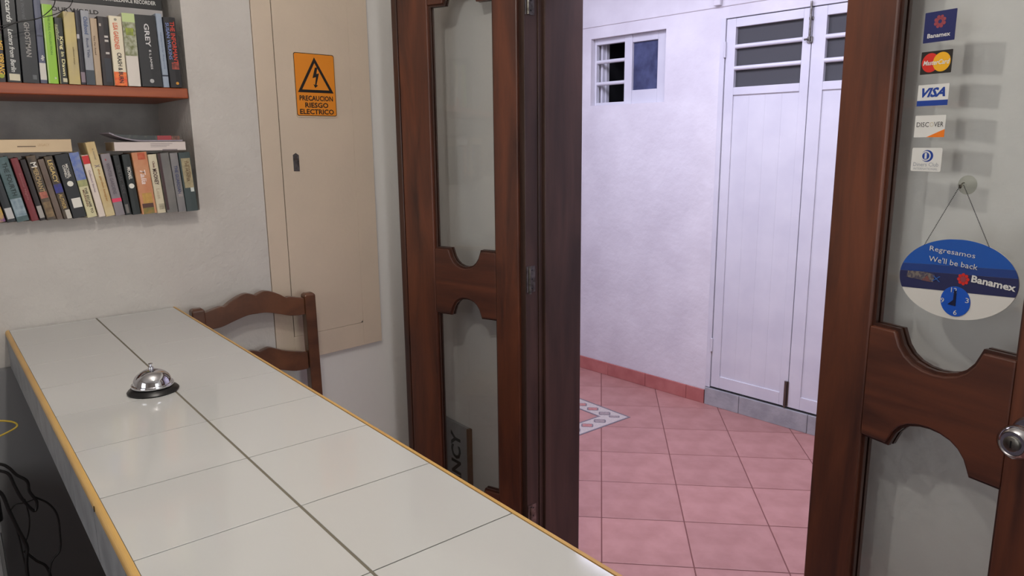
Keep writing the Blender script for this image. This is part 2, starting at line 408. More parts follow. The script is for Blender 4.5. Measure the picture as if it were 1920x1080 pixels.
# knob of the near leaf
kn = obj('door_knob', lathe([(0.034, 0.0), (0.034, -0.004), (0.030, -0.009), (0.013, -0.011), (0.0125, -0.026), (0.021, -0.032), (0.0275, -0.042), (0.0285, -0.050), (0.026, -0.058), (0.020, -0.0625), (0.0185, -0.061)], 40, 'y', (0.428, 0.0, H-0.481)), STEEL, d2, smooth=True)
kn.data.materials[0] = CHROME
obj('keyhole', lathe([(0.0125, -0.0605), (0.0125, -0.0640), (0.011, -0.0650)], 24, 'y', (0.428, 0, H-0.481)), STEEL, kn, smooth=True)
obj('key_slot', B((0.4268, 0.4292, -0.0655, -0.0648, H-0.487, H-0.475)), BLK, kn)

# ------------------------------------------------------------------ corridor wall with window and metal door
PX, PY = 3.445, 2.468
W3 = empty('wall_corridor', (PX, PY, 0), R(-90+3.479)); W3['kind'] = 'structure'
TH = 0.13
zb, zt = 1.742, 2.146
obj('plaster', B((-2.9, -0.915, 0, TH, 0, 2.214), (-0.915, -0.35, 0, TH, 0, zb), (-0.915, -0.35, 0, TH, zt, 2.214), (-0.35, 0.005, 0, TH, 0, 2.214),
                 (0.005, 1.04, 0, TH, 2.156, 2.214), (1.04, 4.3, 0, TH, 0, 2.214)), PLC, W3)
obj('upper_plaster', B((-2.9, 4.3, -0.006, TH, 2.214, 2.86)), PLC, W3, 0.004)
obj('cable_duct', B((-0.030, 0.010, -0.030, -0.011, 2.222, 2.86)), PLC, W3, 0.003)
# window
wn = empty('window_1', (PX, PY, 0), R(-90+3.479)); wn['kind'] = 'structure'
y0, y1 = 0.033, 0.063
def fb(a, b, c, d, nm='frame_bar', yy=(y0, y1), mt=WHT): return obj(nm, B((a, b, yy[0], yy[1], c, d)), mt, wn, 0.003)
fb(-0.913, -0.898, zb, zt); fb(-0.43, -0.351, zb, zt); fb(-0.672, -0.615, zb, zt, yy=(y0-0.004, y1))
fb(-0.898, -0.672, zb, zb+0.018); fb(-0.898, -0.672, 2.110, zt); fb(-0.615, -0.43, zb, 1.823); fb(-0.615, -0.43, 2.100, zt)
for zc in (2.008, 1.876):
    obj('crossbar', T([(-0.899, 0.045, zc), (-0.671, 0.045, zc)], 0.0115, 14), WHT, wn, smooth=True)
obj('window_pane', B((-0.616, -0.429, 0.048, 0.054, 1.822, 2.101)), mat('blue_glass', (52, 58, 86), 0.25, col2=(82, 90, 124), scale=14, lo=0.3, hi=0.75), wn)
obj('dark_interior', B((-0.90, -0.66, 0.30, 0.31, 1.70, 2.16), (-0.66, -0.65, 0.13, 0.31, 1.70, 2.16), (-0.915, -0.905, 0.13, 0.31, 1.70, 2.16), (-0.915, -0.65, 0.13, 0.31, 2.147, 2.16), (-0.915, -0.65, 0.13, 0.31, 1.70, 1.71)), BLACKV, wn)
obj('inner_jamb', B((-0.898, -0.882, 0.075, 0.128, zb, zt), (-0.880, -0.872, 0.10, 0.128, zb, zt)), WHT, wn)
# metal double door
dw = empty('door_1', (PX, PY, 0), R(-90+3.479)); dw['kind'] = 'structure'
obj('door_frame', B((0.005, 0.034, -0.004, 0.06, 0.105, 2.156), (1.010, 1.039, -0.004, 0.06, 0.105, 2.156), (0.034, 1.010, -0.004, 0.06, 2.152, 2.156)), WHT, dw, 0.002)
obj('frame_shadow_gap', B((0.034, 1.010, 0.035, 0.05, 0.105, 2.152)), BLACKV, dw)
for k, (a0, a1, p0, p1) in enumerate(((0.039, 0.5055, 0.093, 0.461), (0.5095, 1.006, 0.578, 0.950))):
    lf = obj('door_leaf', B((a0, p0, 0.0, 0.03, 0.112, 2.148), (p1, a1, 0.0, 0.03, 0.112, 2.148), (p0, p1, 0.0, 0.03, 2.103, 2.148),
                            (p0, p1, 0.0, 0.03, 1.757, 1.797), (p0, p1, 0.0, 0.03, 0.112, 0.182)), WHT, dw, 0.002)
    n = 4; wdt = (p1-p0)/n
    for q in range(n):
        obj('panel_board', B((p0+q*wdt+0.0002, p0+(q+1)*wdt-0.0002, 0.008, 0.014, 0.182, 1.757)), WHT, lf)
    obj('louvre_backing', B((p0, p1, 0.022, 0.028, 1.797, 2.103)), DARKG, lf)
    for zc in (2.005, 1.895):
        obj('crossbar', T([(p0-0.001, 0.009, zc), (p1+0.001, 0.009, zc)], 0.0115, 14), WHT, lf, smooth=True)
for z0_, z1_ in ((2.034, 1.954), (0.402, 0.326), (1.22, 1.14)):
    if z0_ == 1.22: continue
    obj('hinge', T([(0.037, -0.006, z1_), (0.037, -0.006, z0_)], 0.007, 10), WHT, dw, smooth=True)
tb = obj('bolt', T([(0.503, -0.013, 1.99), (0.503, -0.013, 2.175)], 0.0055, 10), STEEL, dw, smooth=True)
obj('bolt_bracket', B((0.490, 0.516, -0.010, 0.0, 1.982, 2.012), (0.492, 0.514, -0.009, 0.0, 2.09, 2.104)), STEEL, tb, 0.002)
obj('bolt_handle', T([(0.478, -0.016, 2.0), (0.503, -0.016, 2.0)], 0.005, 8), STEEL, tb, smooth=True)
bb = obj('bolt', T([(0.500, -0.012, 0.110), (0.500, -0.012, 0.255)], 0.006, 10), BRONZE, dw, smooth=True)
obj('bolt_plate', B((0.488, 0.513, -0.006, 0.0, 0.118, 0.255)), BRONZE, bb, 0.002)
# door step of cement tiles
st = obj('trim_2', B((0.010, 1.05, -0.002, 0.13, 0.0, 0.098)), CEM, kind='structure'); st.location = (PX, PY, 0); st.rotation_euler = (0, 0, R(-86.521))
e = [0.008, 0.231, 0.631, 1.031]
for a, b in zip(e, e[1:]): obj('step_tile', B((a+0.0015, b-0.0015, -0.014, -0.002, 0.0, 0.103)), CEM, st, 0.002)
# skirting of terracotta tiles
bs = obj('baseboard_corridor', B((-2.7, 0.004, -0.004, 0.0, 0, 0.082)), GROUTF, kind='structure'); bs.location = st.location; bs.rotation_euler = st.rotation_euler
e = [0.004, -0.120, -0.424, -0.728, -1.03, -1.335, -1.64, -1.94]
for b, a in zip(e, e[1:]): obj('skirting_tile', B((a+0.0012, b-0.0012, -0.013, -0.004, 0.0, 0.084)), TILEB, bs, 0.002)

# ================================================================== COUNTER
ct = empty('counter', (0, 0, 0)); tag(ct, 'white tiled reception counter with yellow edge trim', 'counter')
CZ = 1.05
Y0 = -0.112
obj('slab', B((0.1325, 0.5565, Y0, 2.308, CZ-0.098, CZ-0.008)), SLAB, ct)
obj('grout_bed', B((0.1385, 0.551, Y0, 2.308, CZ-0.008, CZ-0.0012)), GROUTL, ct)
obj('grout_line', B((0.3425, 0.3462, Y0, 2.307, CZ-0.0012, CZ-0.0006)), GROUTW, ct)
rows = [2.3065] + [2.2850-0.1998*k for k in range(12)]
for c_, (a, b) in enumerate(((0.1392, 0.3424), (0.3463, 0.5502))):
    rr = [2.3065] + [2.2850-0.1998*k for k in range(13)]
    for y1_, y0_ in zip(rr, rr[1:]):
        if y0_ < Y0-0.01: continue
        obj('countertop_tile', B((a, b, y0_+0.0010, y1_-0.0010, CZ-0.007, CZ)), CTILE, ct, 0.0005)
def qround(x, s):           # quarter-round trim
    pts = [(x, CZ-0.0095), (x, CZ+0.0002)] + [(x-s*0.0085*math.sin(R(a)), CZ-0.0085+0.0087*math.cos(R(a))) for a in range(10, 91, 16)] + [(x-s*0.0085, CZ-0.0125), (x-s*0.005, CZ-0.0125), (x-s*0.005, CZ-0.0095)]
    return pts
bm = P([(x, z) for x, z in qround(0.1385, 1)], Y0, 2.308)
obj('edge_trim', bm, TRIM, ct, label='yellow rounded edge trim')
bm = bmesh.new(); prism(bm, [(0.5512, CZ-0.0095), (0.5512, CZ+0.0008), (0.5565, CZ+0.0006), (0.5600, CZ-0.003), (0.5600, CZ-0.022), (0.5568, CZ-0.022), (0.5568, CZ-0.0095)], Y0, 2.308)
obj('edge_trim', bm, TRIM, ct, label='yellow rounded edge trim')
obj('side_tile_strip', B(*[(0.1298, 0.1325, a+0.001, a+0.1988, CZ-0.096, CZ-0.0125) for a in [Y0+0.1998*k for k in range(12)]]), SLAB, ct)
obj('shade_panel', B((0.052, 0.47, 2.27, 2.305, 0.0, CZ-0.099)), mat('shade_panel_grey', (132, 132, 134), 0.8), ct)  # added grey board, stands in for the shade below the slab
obj('crack', B((0.1290, 0.1300, 1.075, 1.0765, CZ-0.012, CZ-0.004)), BLK, ct)
obj('support_wall', B((0.47, 0.54, Y0, 2.308, 0.0, CZ-0.098)), UNDER, ct)
# bell
bl = empty('service_bell', (0.311, 1.523, CZ)); tag(bl, 'chrome service bell with a black base on the white tiled counter', 'bell')
obj('base', lathe([(0.046, 0.0), (0.0475, 0.003), (0.045, 0.006), (0.036, 0.012), (0.020, 0.0135), (0.0, 0.0135)][:-1], 48), BLK, bl, smooth=True)
dome = [(0.0385, 0.0125), (0.0392, 0.0150), (0.0385, 0.0172), (0.0355, 0.0180)] + [(0.0352*math.cos(R(a)), 0.018+0.0275*math.sin(R(a))) for a in range(6, 86, 8)] + [(0.003, 0.0456)]
obj('dome', lathe(dome, 64), CHROME, bl, smooth=True)
obj('button', lathe([(0.0045, 0.0450), (0.0052, 0.0475), (0.0045, 0.0500), (0.0022, 0.0510), (0.0018, 0.0550), (0.0042, 0.0555), (0.0042, 0.0570), (0.003, 0.0576)], 20), CHROME, bl, smooth=True)

# ================================================================== CHAIR
ch = empty('chair', (0, 0, 0)); tag(ch, 'brown wooden chair with scalloped ladder back beside the tiled counter', 'chair')
k_ = 2.24/2.17; XC = 0.757*k_
zc = lambda z: H + z*k_
for s_ in (-1, 1):
    xo = XC+s_*0.171*k_
    pts = [(xo, 2.262, zc(-0.475)), (xo+0.002*s_, 2.262, 0.85), (xo+0.004*s_, 2.255, 0.45), (xo+0.004*s_, 2.262, 0.0)]
    bm = bmesh.new()
    prof = [(-0.0185, -0.0175), (0.0185, -0.0175), (0.0185, 0.0175), (-0.0185, 0.0175)]
    rings = [[bm.verts.new((p[0]+a, p[1]+b, p[2])) for a, b in prof] for p in pts]
    for r0, r1 in zip(rings, rings[1:]):
        for q in range(4): bm.faces.new([r0[q], r0[(q+1) % 4], r1[(q+1) % 4], r1[q]])
    cap = [bm.verts.new((pts[0][0]+a*0.6, pts[0][1]+b*0.6, pts[0][2]+0.006)) for a, b in prof]
    for q in range(4): bm.faces.new([rings[0][q], rings[0][(q+1) % 4], cap[(q+1) % 4], cap[q]])
    bm.faces.new(cap); bm.faces.new(rings[-1])
    obj('rear_leg', bm, CHAIRW, ch, 0.003)
    obj('leg', B((xo-0.018, xo+0.018, 1.845, 1.881, 0.0, 0.455)), CHAIRW, ch, 0.003)
    obj('stretcher', B((xo-0.010, xo+0.010, 1.88, 2.245, 0.16, 0.185)), CHAIRW, ch, 0.003)
def crest(top, bot):
    f = lambda L: [(XC+x*k_, zc(z)) for x, z in L]
    t = spline([(x, 0, z) for x, z in top], 4); b = spline([(x, 0, z) for x, z in bot], 4)
    up_ = [(p.x, p.z) for p in t]; lo_ = [(p.x, p.z) for p in b]
    full_t = [(-x, z) for x, z in up_[::-1]][:-1] + up_; full_b = [(-x, z) for x, z in lo_[::-1]][:-1] + lo_
    return f(full_t + full_b[::-1])
obj('top_rail', P(crest([(0, -0.4535), (0.010, -0.449), (0.028, -0.444), (0.050, -0.449), (0.075, -0.461), (0.095, -0.474), (0.108, -0.4735), (0.153, -0.484)],
                        [(0, -0.511), (0.03, -0.512), (0.07, -0.523), (0.11, -0.535), (0.153, -0.537)]), 2.250, 2.272), CHAIRW, ch, 0.002)
obj('lower_rail', P(crest([(0, -0.632), (0.010, -0.628), (0.030, -0.624), (0.055, -0.634), (0.085, -0.646), (0.153, -0.664)],
                          [(0, -0.690), (0.03, -0.693), (0.07, -0.706), (0.11, -0.717), (0.153, -0.718)]), 2.250, 2.270), CHAIRW, ch, 0.002)
sb = obj('seat', B((XC-0.195, XC+0.195, 1.84, 2.235, 0.440, 0.462)), CHAIRW, ch, 0.006)
obj('woven_seat', B((XC-0.160, XC+0.160, 1.872, 2.215, 0.458, 0.470)), RUSH, sb, 0.004)
for y_, z_ in ((1.863, 0.22), (2.258, 0.26)):
    obj('stretcher', B((XC-0.162, XC+0.162, y_-0.010, y_+0.010, z_-0.014, z_+0.014)), CHAIRW, ch, 0.003)

# ================================================================== ELECTRICAL PANEL COVER ON THE BACK WALL
ep = empty('electrical_cabinet', (0.855, 2.328, 0), R(6.5)); tag(ep, 'cream painted wall cabinet cover with a warning sign on its door', 'cabinet')
# local x from the corner
u0, u1 = 0.001, 0.422; v0 = 0.802; d0, d1_ = 0.069, 0.343; dz0 = 0.888
obj('surround', B((u0, d0-0.0022, -0.018, 0, v0, 2.5), (d1_+0.0008, u1, -0.018, 0, v0, 2.5), (d0-0.0022, d1_+0.0008, -0.018, 0, v0, dz0-0.0010)), PANEL, ep, 0.001)
obj('gap', B((d0-0.003, d1_+0.002, -0.0145, -0.001, dz0-0.002, 2.5)), BLACKV, ep)
dd = obj('cabinet_door', P([(d0, dz0)] + [(d1_-0.014+0.014*math.sin(R(a)), dz0+0.014-0.014*math.cos(R(a))) for a in range(0, 91, 15)] + [(d1_, 2.49), (d0, 2.49)], -0.0185, -0.0148), PANEL, ep)
obj('latch_plate', P([(0.1075, 1.440), (0.1285, 1.439), (0.1285, 1.4915), (0.118, 1.4985), (0.1075, 1.4925)], -0.0195, -0.0184), STEEL, dd)
obj('latch', B((0.110, 0.126, -0.0215, -0.0194, 1.476, 1.481), (0.116, 0.120, -0.0210, -0.0194, 1.481, 1.490)), BRONZE, dd)
# warning sign
OR = mat('sign_orange', (226, 138, 34), 0.45); INK = mat('ink_black', (24, 20, 18), 0.5); SBD = mat('sign_pale', (206, 184, 158), 0.5)
ws = empty('warning_sign', (0.855, 2.328, 0), R(6.5)); tag(ws, 'orange and black electrical warning sign on the cream cabinet door', 'sign')
sx0, sx1, sz0, sz1 = 0.1300, 0.2810, 1.617, 1.817
def rrect(x0, x1, z0, z1, r):
    p = []
    for cx, cz, a in ((x1-r, z0+r, -90), (x1-r, z1-r, 0), (x0+r, z1-r, 90), (x0+r, z0+r, 180)):
        p += [(cx+r*math.cos(R(a+b)), cz+r*math.sin(R(a+b))) for b in range(0, 91, 18)]
    return p
obj('sign_board', P(rrect(sx0, sx1+0.003, sz0-0.004, sz1, 0.007), -0.0210, -0.0186), SBD, ws)
obj('sign_border', P(rrect(sx0+0.0015, sx1-0.001, sz0, sz1-0.0015, 0.007), -0.0213, -0.0208), INK, ws)
obj('sign_face', P(rrect(sx0+0.0035, sx1-0.003, sz0+0.002, sz1-0.0035, 0.006), -0.0216, -0.0211), OR, ws)
cxs = (sx0+sx1)/2
tri = [(cxs-0.066, 1.692), (cxs+0.066, 1.692), (cxs, 1.804)]
def shrink(t, k):
    gx = sum(p[0] for p in t)/3; gz = sum(p[1] for p in t)/3
    return [(gx+(a-gx)*k, gz+(b-gz)*k) for a, b in t]
obj('triangle', ring(bmesh.new(), tri, shrink(tri, 0.76), -0.0220, -0.0215), INK, ws)
zz0 = 1.702
bolt = [(0.004, 0.072), (0.011, 0.072), (0.006, 0.050), (0.017, 0.052), (0.003, 0.016), (0.010, 0.017), (0.004, 0.009), (-0.006, 0.006), (-0.004, 0.010), (-0.010, 0.017), (-0.003, 0.015), (0.004, 0.040), (-0.009, 0.037)]
bolt = [(0.001, 0.070), (0.010, 0.070), (0.005, 0.050), (0.015, 0.052), (0.003, 0.015), (0.009, 0.014), (-0.002, 0.005), (-0.008, 0.017), (-0.002, 0.015), (0.003, 0.040), (-0.010, 0.036)]
obj('lightning_bolt', P([(cxs+a, zz0+b) for a, b in bolt[::-1]], -0.0220, -0.0215), INK, ws)
text('PRECAUCION', INK, ws, cxs, 1.674, -0.0220, 0.124, 0.0165, bold=0.025)
text('RIESGO', INK, ws, cxs, 1.652, -0.0220, 0.086, 0.0165, bold=0.025)
text('ELECTRICO', INK, ws, cxs, 1.631, -0.0220, 0.126, 0.0165, bold=0.025)

# ================================================================== SHELF, BOXES, BOOKS
tag(obj('book_shelf', B((-0.4, 0.650, 2.298, 2.668, 1.661, 1.690)), SHELFW, bevel=0.003), 'reddish brown wooden shelf board across the wall niche', 'shelf')
bx_ = empty('recorder_box', (0, 0, 0)); tag(bx_, 'large black and pale grey carton standing behind the upper row of books', 'box')
BW = mat('carton_grey', (176, 172, 172), 0.6, col2=(160, 157, 158), scale=6); BK = mat('carton_black', (26, 25, 26), 0.45)
obj('carton_lower', B((0.165, 0.634, 2.42, 2.64, 1.691, 1.919)), BW, bx_, 0.001)
obj('carton_upper', B((0.165, 0.634, 2.4195, 2.6402, 1.919, 2.10)), BK, bx_, 0.001)
WI = mat('white_print', (214, 212, 208), 0.5)
text('SURVEILLANCE RECORDER', WI, bx_, 0.5475, 1.9375, 2.419, 0.139, 0.0110, bold=0.02)
text('OUR WORLD', INK, bx_, 0.406, 1.8975, 2.4195, 0.115, 0.0115, bold=0.03)

def book(x0, w_, lean, z0, Y, h, dep, col, label, group, col2=None, titles=(), patches=(), rough=0.45, discs=(), scale=40):
    cm = mat('cover_%d_%d_%d_%s' % (*col, 'n' if col2 is None else '%d_%d' % (col2[0], col2[2])), col, rough, col2=col2, scale=scale)
    t = 0.0011; bm = bmesh.new()
    w_ = w_ - 0.0006
    out = [(0, dep), (0, 0.002), (0.0012, 0.0004), (w_/2, 0), (w_-0.0012, 0.0004), (w_, 0.002), (w_, dep), (w_-t, dep), (w_-t, t+0.001), (t, t+0.001), (t, dep)]
    lo = [bm.verts.new((x, y, 0)) for x, y in out]; hi = [bm.verts.new((x, y, h)) for x, y in out]; n = len(out)
    bm.faces.new(lo); bm.faces.new(hi)
    for i in range(n): bm.faces.new([lo[i], lo[(i+1) % n], hi[(i+1) % n], hi[i]])
    o = obj('book', bm, cm); o.location = (x0, Y, z0); o.rotation_euler = (0, -R(lean), 0)
    tag(o, label, 'book', group)
    obj('page_block', B((t, w_-t, t+0.001, dep-0.002, 0.0015, h-0.0015)), PAPER, o)
    for ip, (a, b, c, d, cc) in enumerate(patches):      # fractions x0,x1,z0,z1
        c2 = None
        if len(cc) == 6: cc, c2 = cc[:3], cc[3:]
        obj('spine_patch', B((a*w_+0.0002, b*w_-0.0002, -0.0003-0.00012*ip, 0.0012, c*h, d*h)), mat('patch_%d_%d_%d' % cc + ('x' if c2 else ''), cc, 0.5, col2=c2, scale=90), o)
    for (a, c, r, cc) in discs:
        obj('spine_emblem', P(poly_disc(a*w_, c*h, r, r, 24), -0.0009, 0.001), mat('patch_%d_%d_%d' % cc, cc, 0.5), o)
    for (s_, a, c, L_, hh, cc, *ex) in titles:   # string, x frac, z frac centre, length m, height m, colour
        text(s_, mat('ink_%d_%d_%d' % cc, cc, 0.5), o, a*w_, c*h, -0.0010, L_, hh, rot=-90, bold=0.02, name='title', shear=(ex[0] if ex else 0))
    return o
W_ = (222, 218, 208); OFF = (206, 196, 176); BLKC = (24, 25, 28)
GL = 'books in the lower row of the niche'; GU = 'books standing on the wooden shelf'
zl = 1.3372
book(0.138, 0.0275, 9.8, zl, 2.262, 0.167, 0.105, (196, 160, 70), 'yellow and purple paperback at the left end of the lower row', GL, col2=(112, 66, 120), scale=60)
book(0.168, 0.0200, 9.8, zl, 2.266, 0.166, 0.105, (30, 34, 38), 'black paperback with pale sticker, between yellow and teal books, lower row', GL, patches=((0.15, 0.95, 0.05, 0.22, (188, 186, 184)),))
book(0.1888, 0.0280, 9.7, zl, 2.262, 0.166, 0.105, (60, 84, 84), 'thick teal and grey mottled paperback in the lower row', GL, col2=(92, 112, 116), scale=26, patches=((0.04, 0.96, 0.08, 0.36, (116, 136, 146, 150, 166, 174)),), titles=(('THE FOURTH', 0.55, 0.66, 0.085, 0.011, (38, 54, 54)),))
book(0.2205, 0.0170, 9.7, zl, 2.262, 0.164, 0.105, (118, 40, 46), 'narrow dark red paperback in the lower row', GL, titles=(('Summer Nights', 0.5, 0.55, 0.07, 0.006, (150, 84, 84)),))
book(0.2395, 0.0140, 9.6, zl, 2.266, 0.160, 0.105, (34, 22, 22), 'narrow dark brown paperback with grey sticker beside the red one', GL, patches=((0.1, 0.95, 0.04, 0.24, (164, 158, 152)),))
book(0.2550, 0.0220, 9.6, zl, 2.262, 0.169, 0.105, (52, 46, 40), 'dark paperback with a peach coloured round picture on its spine', GL, col2=(98, 80, 60), scale=50, patches=((0.1, 0.92, 0.04, 0.28, (140, 116, 82, 104, 84, 60)), (0.1, 0.9, 0.34, 0.44, (188, 114, 92, 150, 82, 68))), titles=(('M', 0.5, 0.86, 0.013, 0.013, W_), ('MERCHANT', 0.5, 0.63, 0.065, 0.011, (176, 150, 104))))
book(0.2780, 0.0150, 9.6, zl, 2.264, 0.160, 0.105, (92, 74, 64), 'slim plain brown paperback in the lower row', GL, col2=(118, 102, 90), scale=14)
book(0.2935, 0.0200, 9.5, zl, 2.262, 0.167, 0.105, (54, 44, 36), 'ornate paperback with a blue band across its spine', GL, col2=(86, 72, 54), scale=60, patches=((0.02, 0.98, 0.42, 0.56, (52, 54, 140, 60, 58, 96)), (0.4, 0.98, 0.0, 0.14, (196, 190, 178))), titles=(('LEGACY', 0.5, 0.76, 0.06, 0.010, (206, 178, 110)), ('AUTHOR', 0.5, 0.28, 0.04, 0.009, (190, 160, 96))))
book(0.3150, 0.0330, 8.6, zl, 2.262, 0.170, 0.105, BLKC, 'thick black paperback with a white round seal and a square white sticker', GL, patches=((0.25, 0.92, 0.16, 0.31, W_),), discs=((0.52, 0.54, 0.0072, (226, 224, 212)),), titles=(('MICHAEL', 0.64, 0.74, 0.036, 0.0062, W_), ('CONNELLY', 0.42, 0.73, 0.036, 0.0062, W_)))
book(0.3490, 0.0240, 8.5, zl, 2.262, 0.175, 0.105, (208, 200, 158), 'paperback with blue sky at the top and a cream lower spine', GL, patches=((0.0, 1.0, 0.56, 1.0, (92, 112, 176, 126, 138, 172)), (0.0, 1.0, 0.48, 0.58, (146, 150, 104, 168, 166, 112))), titles=(('THE ESCAPE TO', 0.62, 0.26, 0.07, 0.006, (60, 44, 34)), ('MORNING', 0.35, 0.30, 0.045, 0.005, (120, 76, 56))))
book(0.3760, 0.0170, 8.4, zl, 2.260, 0.168, 0.105, (220, 206, 194), 'slim cream paperback with a bright red top in the lower row', GL, patches=((0.0, 1.0, 0.86, 0.99, (198, 40, 40)),), titles=(('Collected Stories', 0.5, 0.58, 0.06, 0.005, (150, 130, 140)),))
book(0.3933, 0.0240, 8.2, zl, 2.262, 0.202, 0.118, (212, 200, 158), 'tallest cream and tan paperback standing up from the lower row', GL, col2=(188, 152, 92), scale=12, titles=(('the garden keeper', 0.55, 0.42, 0.09, 0.007, (176, 130, 70)), ('X', 0.55, 0.68, 0.008, 0.012, (120, 110, 120)), ('a novel', 0.6, 0.84, 0.03, 0.005, (150, 134, 110))))
book(0.4180, 0.0245, 7.0, zl, 2.264, 0.170, 0.105, (132, 124, 128), 'grey mauve paperback with a pink band low on its spine', GL, patches=((0.0, 1.0, 0.22, 0.28, (222, 62, 96)),), titles=(('WINTER GARDENS', 0.5, 0.60, 0.085, 0.009, (102, 92, 100)), ('j', 0.4, 0.91, 0.007, 0.003, (170, 50, 60))))
book(0.4435, 0.0165, 5.6, zl, 2.266, 0.166, 0.105, (22, 24, 24), 'narrow plain black paperback beside the grey mauve one', GL, titles=(('THE LAST RIDE', 0.5, 0.6, 0.08, 0.007, (70, 66, 66)),), patches=((0.2, 0.7, 0.03, 0.18, (110, 106, 102)),))
book(0.4610, 0.0215, 4.2, zl, 2.262, 0.167, 0.105, (22, 30, 28), 'black green paperback with a white round seal and no sticker', GL, discs=((0.5, 0.48, 0.0068, (226, 224, 212)),), titles=(('MICHAEL', 0.55, 0.69, 0.034, 0.009, W_),))
book(0.4845, 0.0395, 3.7, zl, 2.258, 0.172, 0.110, (204, 150, 108), 'thick orange and tan paperback with a script title', GL, col2=(188, 116, 76), scale=14, patches=((0.1, 0.85, 0.0, 0.1, (112, 112, 56, 150, 120, 60)), (0.1, 0.85, 0.1, 0.17, (84, 52, 42)), (0.2, 0.85, 0.17, 0.34, (196, 154, 74, 180, 138, 70)), (0.35, 0.85, 0.88, 0.99, (176, 70, 40, 196, 96, 60))), titles=(('Talia', 0.5, 0.60, 0.040, 0.014, (236, 214, 206), 0.3),))
book(0.5250, 0.0240, 3.6, zl, 2.262, 0.166, 0.105, (206, 196, 168), 'cream paperback with dark block letters, right of the orange one', GL, titles=(('MOONEY', 0.5, 0.62, 0.045, 0.011, (70, 38, 34)), ('Chris', 0.5, 0.83, 0.018, 0.006, (110, 70, 60)), ('Lost', 0.5, 0.33, 0.03, 0.009, (180, 166, 140))), patches=((0.3, 0.95, 0.06, 0.16, (150, 142, 120, 186, 176, 150)),))
book(0.5500, 0.0305, 3.5, zl, 2.256, 0.169, 0.112, (100, 98, 96), 'thick worn grey paperback with maroon left edge', GL, col2=(126, 122, 116), scale=10, patches=((0.0, 0.24, 0.05, 1.0, (64, 40, 42)),))
book(0.5812, 0.0220, 3.3, zl, 2.256, 0.169, 0.112, (116, 114, 116), 'grey paperback with faded blue lettering, second from the right end', GL, col2=(132, 128, 126), scale=14, titles=(('THE GUARDIAN', 0.5, 0.55, 0.08, 0.009, (62, 68, 104)),), patches=((0.3, 0.85, 0.26, 0.34, (150, 142, 138)),))
book(0.6040, 0.0330, 3.0, zl, 2.258, 0.170, 0.110, (54, 66, 66), 'dark teal paperback with a tan upper spine at the right end of the lower row', GL, patches=((0.15, 0.92, 0.40, 0.90, (150, 140, 108, 172, 158, 122)), (0.6, 0.9, 0.33, 0.40, (200, 206, 200))), titles=(('THE HUNTER', 0.52, 0.68, 0.06, 0.008, (100, 74, 44)), ('a thriller', 0.75, 0.70, 0.05, 0.005, (120, 92, 60))))
zu = 1.6908
book(0.178, 0.0340, -2.6, zu, 2.300, 0.226, 0.116, (40, 34, 36), 'brown and black hardback with orange lettering at the left end of the shelf', GU, patches=((0.0, 0.95, 0.55, 1.0, (112, 70, 58, 88, 58, 52)), (0.0, 0.95, 0.44, 0.52, (76, 84, 60))), titles=(('MEL SPRING', 0.80, 0.27, 0.085, 0.012, (222, 176, 64), 0.2),), discs=((0.75, 0.07, 0.006, (150, 160, 40)),))
book(0.2145, 0.0315, -2.5, zu, 2.300, 0.236, 0.116, (20, 22, 24), 'tall black hardback with white script lettering and a white sticker', GU, patches=((0.15, 0.9, 0.02, 0.09, (206, 198, 172)),), titles=(('Letters from Berlin', 0.5, 0.33, 0.105, 0.011, (206, 206, 202), 0.2), ('Postcards', 0.5, 0.80, 0.085, 0.012, (206, 206, 202), 0.2)))
book(0.2475, 0.0375, -2.2, zu, 2.298, 0.228, 0.116, (30, 32, 36), 'thick black hardback with grey block lettering on the shelf', GU, titles=(('GHOSTMAN', 0.5, 0.47, 0.085, 0.012, (150, 146, 142)), ('a novel', 0.4, 0.80, 0.05, 0.009, (84, 86, 90))), patches=((0.6, 0.85, 0.04, 0.09, (92, 96, 98)),))
book(0.2860, 0.0165, -2.0, zu, 2.300, 0.212, 0.116, (72, 76, 98), 'slate blue book with a tall white sticker low on its spine', GU, col2=(86, 90, 112), scale=20, patches=((0.05, 0.95, 0.04, 0.24, (204, 200, 190)), (0.0, 1.0, 0.55, 0.57, (50, 52, 74))), titles=(('dp', 0.6, 0.30, 0.014, 0.008, W_),))
book(0.3040, 0.0240, -1.8, zu, 2.298, 0.198, 0.116, (142, 190, 52), 'bright lime green book on the shelf', GU, patches=((0.0, 0.14, 0.0, 1.0, (176, 200, 130)),), titles=(('THE FULL COLLECTION', 0.55, 0.62, 0.10, 0.005, (98, 148, 40)), ('n', 0.7, 0.07, 0.004, 0.004, W_)))
book(0.3305, 0.0190, -1.6, zu, 2.302, 0.168, 0.116, (26, 30, 26), 'narrow black book with gold serif lettering beside the lime green one', GU, patches=((0.4, 0.95, 0.03, 0.09, (196, 190, 160)), (0.0, 0.12, 0.0, 0.9, (160, 158, 110))), titles=(('King in Dawn', 0.6, 0.42, 0.10, 0.010, (222, 214, 160)), ('author', 0.3, 0.78, 0.04, 0.006, (170, 176, 140))))
book(0.3510, 0.0275, -1.5, zu, 2.296, 0.184, 0.116, (196, 178, 112), 'thick pale yellow book with a tiny title on the shelf', GU, col2=(172, 156, 120), scale=12, titles=(('collected essays', 0.6, 0.40, 0.045, 0.004, (110, 90, 50)),))
book(0.3790, 0.0130, -1.4, zu, 2.300, 0.190, 0.116, (26, 22, 34), 'very narrow dark navy book beside the pale yellow one', GU, patches=((0.1, 0.9, 0.03, 0.17, (134, 118, 128)), (0.0, 0.5, 0.62, 0.68, (180, 176, 180))))
